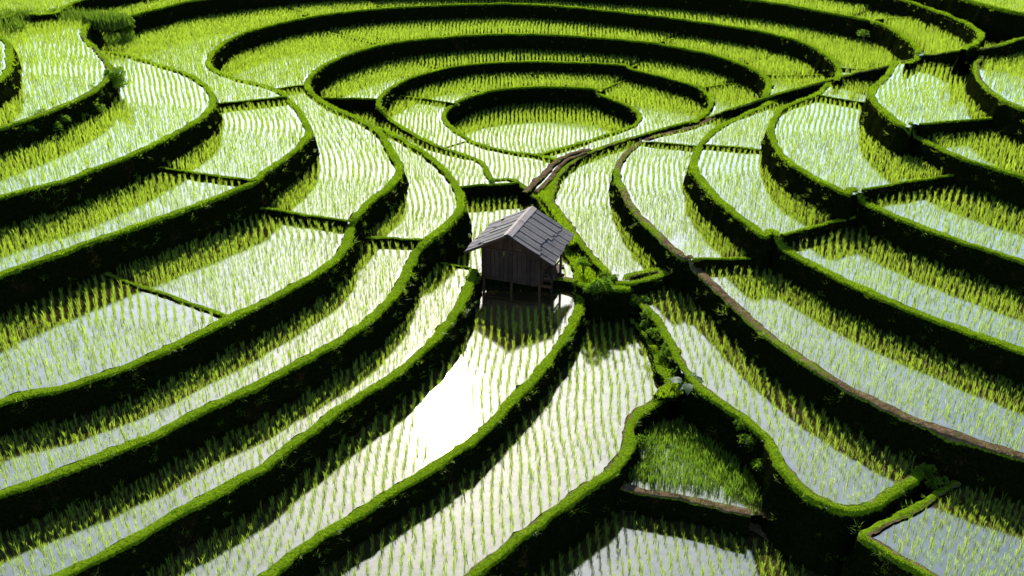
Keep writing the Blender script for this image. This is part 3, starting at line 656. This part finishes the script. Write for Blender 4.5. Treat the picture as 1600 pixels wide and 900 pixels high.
M_RIDGE = wood_mat('pale_ridge_board', (.16, .125, .11), (.34, .28, .25), .6, .4, 1)
for va, vb in ((V0 - .02, 1.0), (.92, V1_ + .02)):
    for s_ in (-1, 1):
        b = MB(); b.beam((s_ * .085, va, RZ + .055 - .02), (s_ * .085, vb, RZ + .055 - .02), .19, .018, (s_ * SL, 0, 1)); part('ridge_board', M_RIDGE, b)
for s_ in (-1, 1): plank('verge_board', M_WALLW, (s_ * .02, V0 - .015, RZ - .015), (s_ * (EV), V0 - .015, RZ - SL * EV - .015), .025, .07, (0, 0, 1))
# porch: brace, rails, step boards
plank('brace', M_POST, (HW + .02, .10, .95), (1.56, .10, RZ - SL * 1.56 - .08), .045, .05, (0, 1, 0))
plank('brace', M_POST, (HW + .04, .5, FZ + .05), (1.38, 1.3, 1.25), .04, .05, (0, 1, 0))
for z in (.85, 1.12): plank('porch_rail', M_POST, (1.36, .42, z), (1.40, 1.5, z + .03), .04, .05, (0, 0, 1))
for z, l in ((1.02, .14), (.84, .16)): plank('peg', M_POST, (1.34, 1.33, z + .2), (1.40 + l, 1.33, z + .22), .03, .03, (0, 1, 0))
for z in (FZ + .12, FZ + .26): plank('slat', M_WALLW, (HW + .03, .3, z), (1.36, .42, z - .02), .02, .09, (0, 0, 1))

# ------------------------------------------------------------------ shrubs and other plants
def leaf_cloud(r, n, R, H, size, long_=2.2, droop=.4):
    a = r.uniform(0, 2 * math.pi, n); rr = R * np.sqrt(r.random(n)); zz = r.random(n) ** .7
    lump = 1 + .25 * np.sin(3 * a + r.uniform(0, 6)) ; rad = rr * lump * (1 - .45 * zz ** 2)
    c = np.column_stack([np.cos(a) * rad, np.sin(a) * rad, zz * H * (1 - .45 * (rr / R) ** 2)])
    nl = 7; la = r.uniform(0, 6.28, nl); lr = R * r.uniform(.15, .85, nl); ls = r.uniform(.25, .6, nl); lh = r.uniform(.0, .75, nl) * H; k = r.integers(0, nl, n)
    c = c * ls[k][:, None] + np.column_stack([np.cos(la[k]) * lr[k], np.sin(la[k]) * lr[k], lh[k] * (1 - .5 * lr[k] / R)])
    d = np.column_stack([np.cos(a) + r.normal(0, .7, n), np.sin(a) + r.normal(0, .7, n), r.normal(.25, .5, n)]); d /= np.linalg.norm(d, axis=1)[:, None]
    s = np.cross(d, r.normal(0, 1, (n, 3))); s /= np.maximum(np.linalg.norm(s, axis=1), 1e-6)[:, None]
    L = size * r.uniform(.6, 1.3, n)[:, None]; wv = L / long_ / 2
    mid = c + d * L * .5; tip = c + d * L; tip[:, 2] -= droop * L[:, 0] * .4
    V = np.stack([c, mid + s * wv, tip, mid - s * wv], 1).reshape(-1, 3)
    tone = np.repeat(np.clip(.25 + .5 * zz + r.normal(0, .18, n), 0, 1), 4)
    return V, np.arange(4 * n).reshape(-1, 4), tone
def shrub(px_, py_, z, R, H, n, size, label, seed, cat='shrub', name='shrub', mat=None):
    x, y = W(px_, py_, z); r = np.random.default_rng(seed)
    root = bpy.data.objects.new(name, None); COL.objects.link(root); root.location = (x, y, z); tag(root, label, cat)
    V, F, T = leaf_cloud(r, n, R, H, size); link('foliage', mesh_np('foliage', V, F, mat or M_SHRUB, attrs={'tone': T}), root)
    b = MB()
    for i in range(5):
        a = r.uniform(0, 6.28); b.log([(0, 0, -.25), (math.cos(a) * R * .25, math.sin(a) * R * .25, H * .3), (math.cos(a) * R * .6, math.sin(a) * R * .6, H * .7)], [.02, .014, .006], 5)
    b.build('stem', M_POST, root)
    return root
SH = [(936,462,.30,.62,.75,2600,.10,'rounded bright leafy bush on the bank corner right of the hut'),
      (912,418,.65,.32,.35,700,.07,'low green bush on the grassy ridge behind the hut'),
      (952,436,.5,.30,.32,600,.07,'low bush where the ridge meets the channel below the middle paddy'),
      (1000,482,-.2,.34,.5,900,.08,'dark bush at the top of the overgrown ditch'),
      (1014,506,-.25,.40,.55,1100,.08,'bright topped bush second from the top of the overgrown ditch'),
      (1026,532,-.3,.38,.5,1000,.08,'bushy weed halfway down the overgrown ditch'),
      (1042,560,-.35,.34,.5,900,.08,'dark weed in the lower half of the overgrown ditch'),
      (1056,588,-.4,.30,.45,700,.08,'small weed at the bottom of the ditch above the broad leafed plant'),
      (182,140,4.5,.8,1.0,3200,.10,'bright bush at the tip of the upper left bank'),
      (152,160,4.4,.8,.95,3000,.10,'bush just left of the tip of the upper left bank'),
      (118,182,4.4,.75,.85,2600,.10,'bush with a lit top midway along the upper left bank'),
      (82,202,4.4,.7,.8,2300,.10,'low bush left of the middle of the upper left bank'),
      (45,216,4.4,.6,.7,1800,.09,'small bush near the left edge on the upper left bank'),
      (150,178,4.30,.45,.5,1000,.09,'dark bush low on the upper left bank'),
      (203,52,4.0,.55,1.0,1600,.12,'dark bush at the left end of the highest ring wall'),
      (186,38,4.4,.45,.8,1000,.11,'dark bush beside the tall reeds at the upper left'),
      (770,288,.75,.22,.3,450,.07,'tiny bush on the junction of two bunds behind the hut'),
      (1000,700,-1.0,.35,.45,900,.07,'pale leafed weed on the inner bank of the shaded paddy'),
      (1004,735,-1.2,.33,.4,800,.07,'weed low on the left bank of the shaded paddy'),
      (1178,700,-.5,.40,.5,1100,.08,'weed on the slope above the shaded paddy'),
      (1192,742,-.8,.36,.45,900,.08,'dark weed low on the slope right of the shaded paddy'),
      (1160,668,-.2,.26,.3,500,.06,'small weed near the top of the slope above the shaded paddy'),
      (1452,752,-.1,.35,.45,900,.08,'dark bush at the end of the curved bank near the right edge'),
      (1350,58,4.7,.3,.5,500,.09,'small dark bush on the highest right ring wall')]
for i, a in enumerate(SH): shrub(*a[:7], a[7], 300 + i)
# broad leafed plants
def broadleaf(px_, py_, z, n, size, up, label, seed, mat, narrow=.55):
    x, y = W(px_, py_, z); r = random.Random(seed); root = bpy.data.objects.new('broadleaf_plant', None); COL.objects.link(root); root.location = (x, y, z); tag(root, label, 'plant')
    for i in range(n):
        a = 2 * math.pi * i / n + r.uniform(-.3, .3); L = size * r.uniform(.75, 1.15); h = up * r.uniform(.6, 1.1); d = Vector((math.cos(a), math.sin(a), 0)); s = Vector((-d.y, d.x, 0))
        st = MB(); tipst = d * L * .5 + Vector((0, 0, h)); st.log([(0, 0, -.1), d * L * .2 + Vector((0, 0, h * .6)), tipst], [.012, .010, .007], 5)
        lf = MB(); vs = []
        for j, (t, wd_) in enumerate(((-.12, .25), (.1, .9), (.35, 1.0), (.6, .75), (.85, .35), (1.0, .02))):
            c = tipst + d * L * t * .9 + Vector((0, 0, .05 * math.sin(t * 3) * size - .25 * L * t * t))
            for q_ in (-1, 0, 1): vs.append(c + s * q_ * wd_ * L * narrow * .5 + Vector((0, 0, abs(q_) * .03 * size)))
        lf.add(vs, [f for j in range(5) for f in ((j*3, j*3+1, j*3+4, j*3+3), (j*3+1, j*3+2, j*3+5, j*3+4))])
        lo = lf.build('leaf', mat, root, True); st.build('leaf_stalk', M_SHRUB, lo)
broadleaf(1072, 612, -.35, 8, .42, .42, 'glossy broad leafed taro plant at the lower end of the ditch', 5, M_TARO, .7)
broadleaf(16, 222, 4.4, 11, .55, .35, 'bright long leafed plant at the left edge below the upper left paddy', 6, M_SHRUB, .25)
broadleaf(1100, 625, -.3, 5, .25, .2, 'small dark leafed plant hanging under the brown bank beside the taro', 9, M_TARO, .6)

# ------------------------------------------------------------------ loose grass: ridge, hollows, reeds
def blades(name, P, hmin, hmax, wd, mat, label, lean=.35, tone=(.2, .9)):
    n = len(P); h = rng.uniform(hmin, hmax, n); an = rng.uniform(0, math.pi, n); a2 = rng.uniform(0, 2 * math.pi, n)
    sd = np.column_stack([np.cos(an), np.sin(an) * .5, np.zeros(n)]) * wd
    ln = np.column_stack([np.cos(a2), np.sin(a2), np.zeros(n)]) * (lean * h * rng.random(n))[:, None]
    mid = P + ln * .35 + np.column_stack([np.zeros((n, 2)), h * .6]); tip = P + ln + np.column_stack([np.zeros((n, 2)), h * .95])
    V = np.stack([P - sd * .7, P + sd * .7, mid + sd, mid - sd, tip], 1).reshape(-1, 3); b = np.arange(n)[:, None] * 5
    me = mesh_np(name, V, [b + np.array([[0, 1, 2, 3]]), b + np.array([[3, 2, 4]])], mat, attrs={'tone': np.repeat(rng.uniform(*tone, n), 5)})
    return tag(link(name, me), label, kind='stuff')
pts = []
for i, s in enumerate(S):
    if s[3] != 'l': continue
    ys, xs = np.where(lab == i + 1)
    if len(ys) > 20000: continue
    k_ = rng.integers(0, len(ys), min(9000, len(ys) * 9)); pts.append(np.column_stack([X0 + (xs[k_] + rng.random(len(k_))) * RES, Y0 + (ys[k_] + rng.random(len(k_))) * RES, np.full(len(k_), s[2] - .01)]))
P = np.vstack(pts); P[:, 2] += .04 * fbm(P, 1.5, 3)
blades('wild_grass', P, .06, .2, .012, M_GRASS, 'short wild grass on the ridge and in the hollows between the banks')
def band(pa, pb, wd, n, z): 
    a = np.array(W(*pa, z)); b = np.array(W(*pb, z)); t = rng.random(n)[:, None]; d = (b - a) / np.linalg.norm(b - a); nn = np.array([-d[1], d[0]])
    return np.column_stack([a + (b - a) * t + nn * rng.uniform(-wd, wd, n)[:, None], np.full(n, z)])
P = np.vstack([band((-60, 40), (60, 38), .7, 2600, 4.95), band((50, 38), (192, 44), .8, 4200, 4.75), band((-80, 42), (40, 50), .5, 700, 5.1)])
blades('reeds', P[::2], .25, 1.05, .03, M_REED, 'tall dark reeds in a row behind the upper left paddy', .3, (.0, .5))
P = np.vstack([band((142, 60), (196, 70), .9, 900, 3.65)])
blades('pale_reeds', P, .35, .7, .022, M_REED, 'pale broad grass in the corner of the upper left ring paddy', .5, (.6, 1))
# water in the small channel between the two mud ridges
A_ = E['CH']['P']; B_ = E['CH2']['P']; m_ = min(len(A_), len(B_)); 
ra = resample(A_[:, :3], .3); rb = resample(B_[:, :3], .3); q_ = 14
ia = np.linspace(.12, .95, q_) * (len(ra) - 1); ib = np.linspace(.05, .98, q_) * (len(rb) - 1); vs = []
for a, b in zip(ia, ib):
    pa, pb = ra[int(a)] * .62 + rb[int(b)] * .38, ra[int(a)] * .35 + rb[int(b)] * .65; vs += [(pa[0], pa[1], .72), (pb[0], pb[1], .72)]
b = MB(); b.add(vs, [(2*i, 2*i+1, 2*i+3, 2*i+2) for i in range(q_ - 1)])
tag(b.build('channel_water', M_WATER), kind='structure')
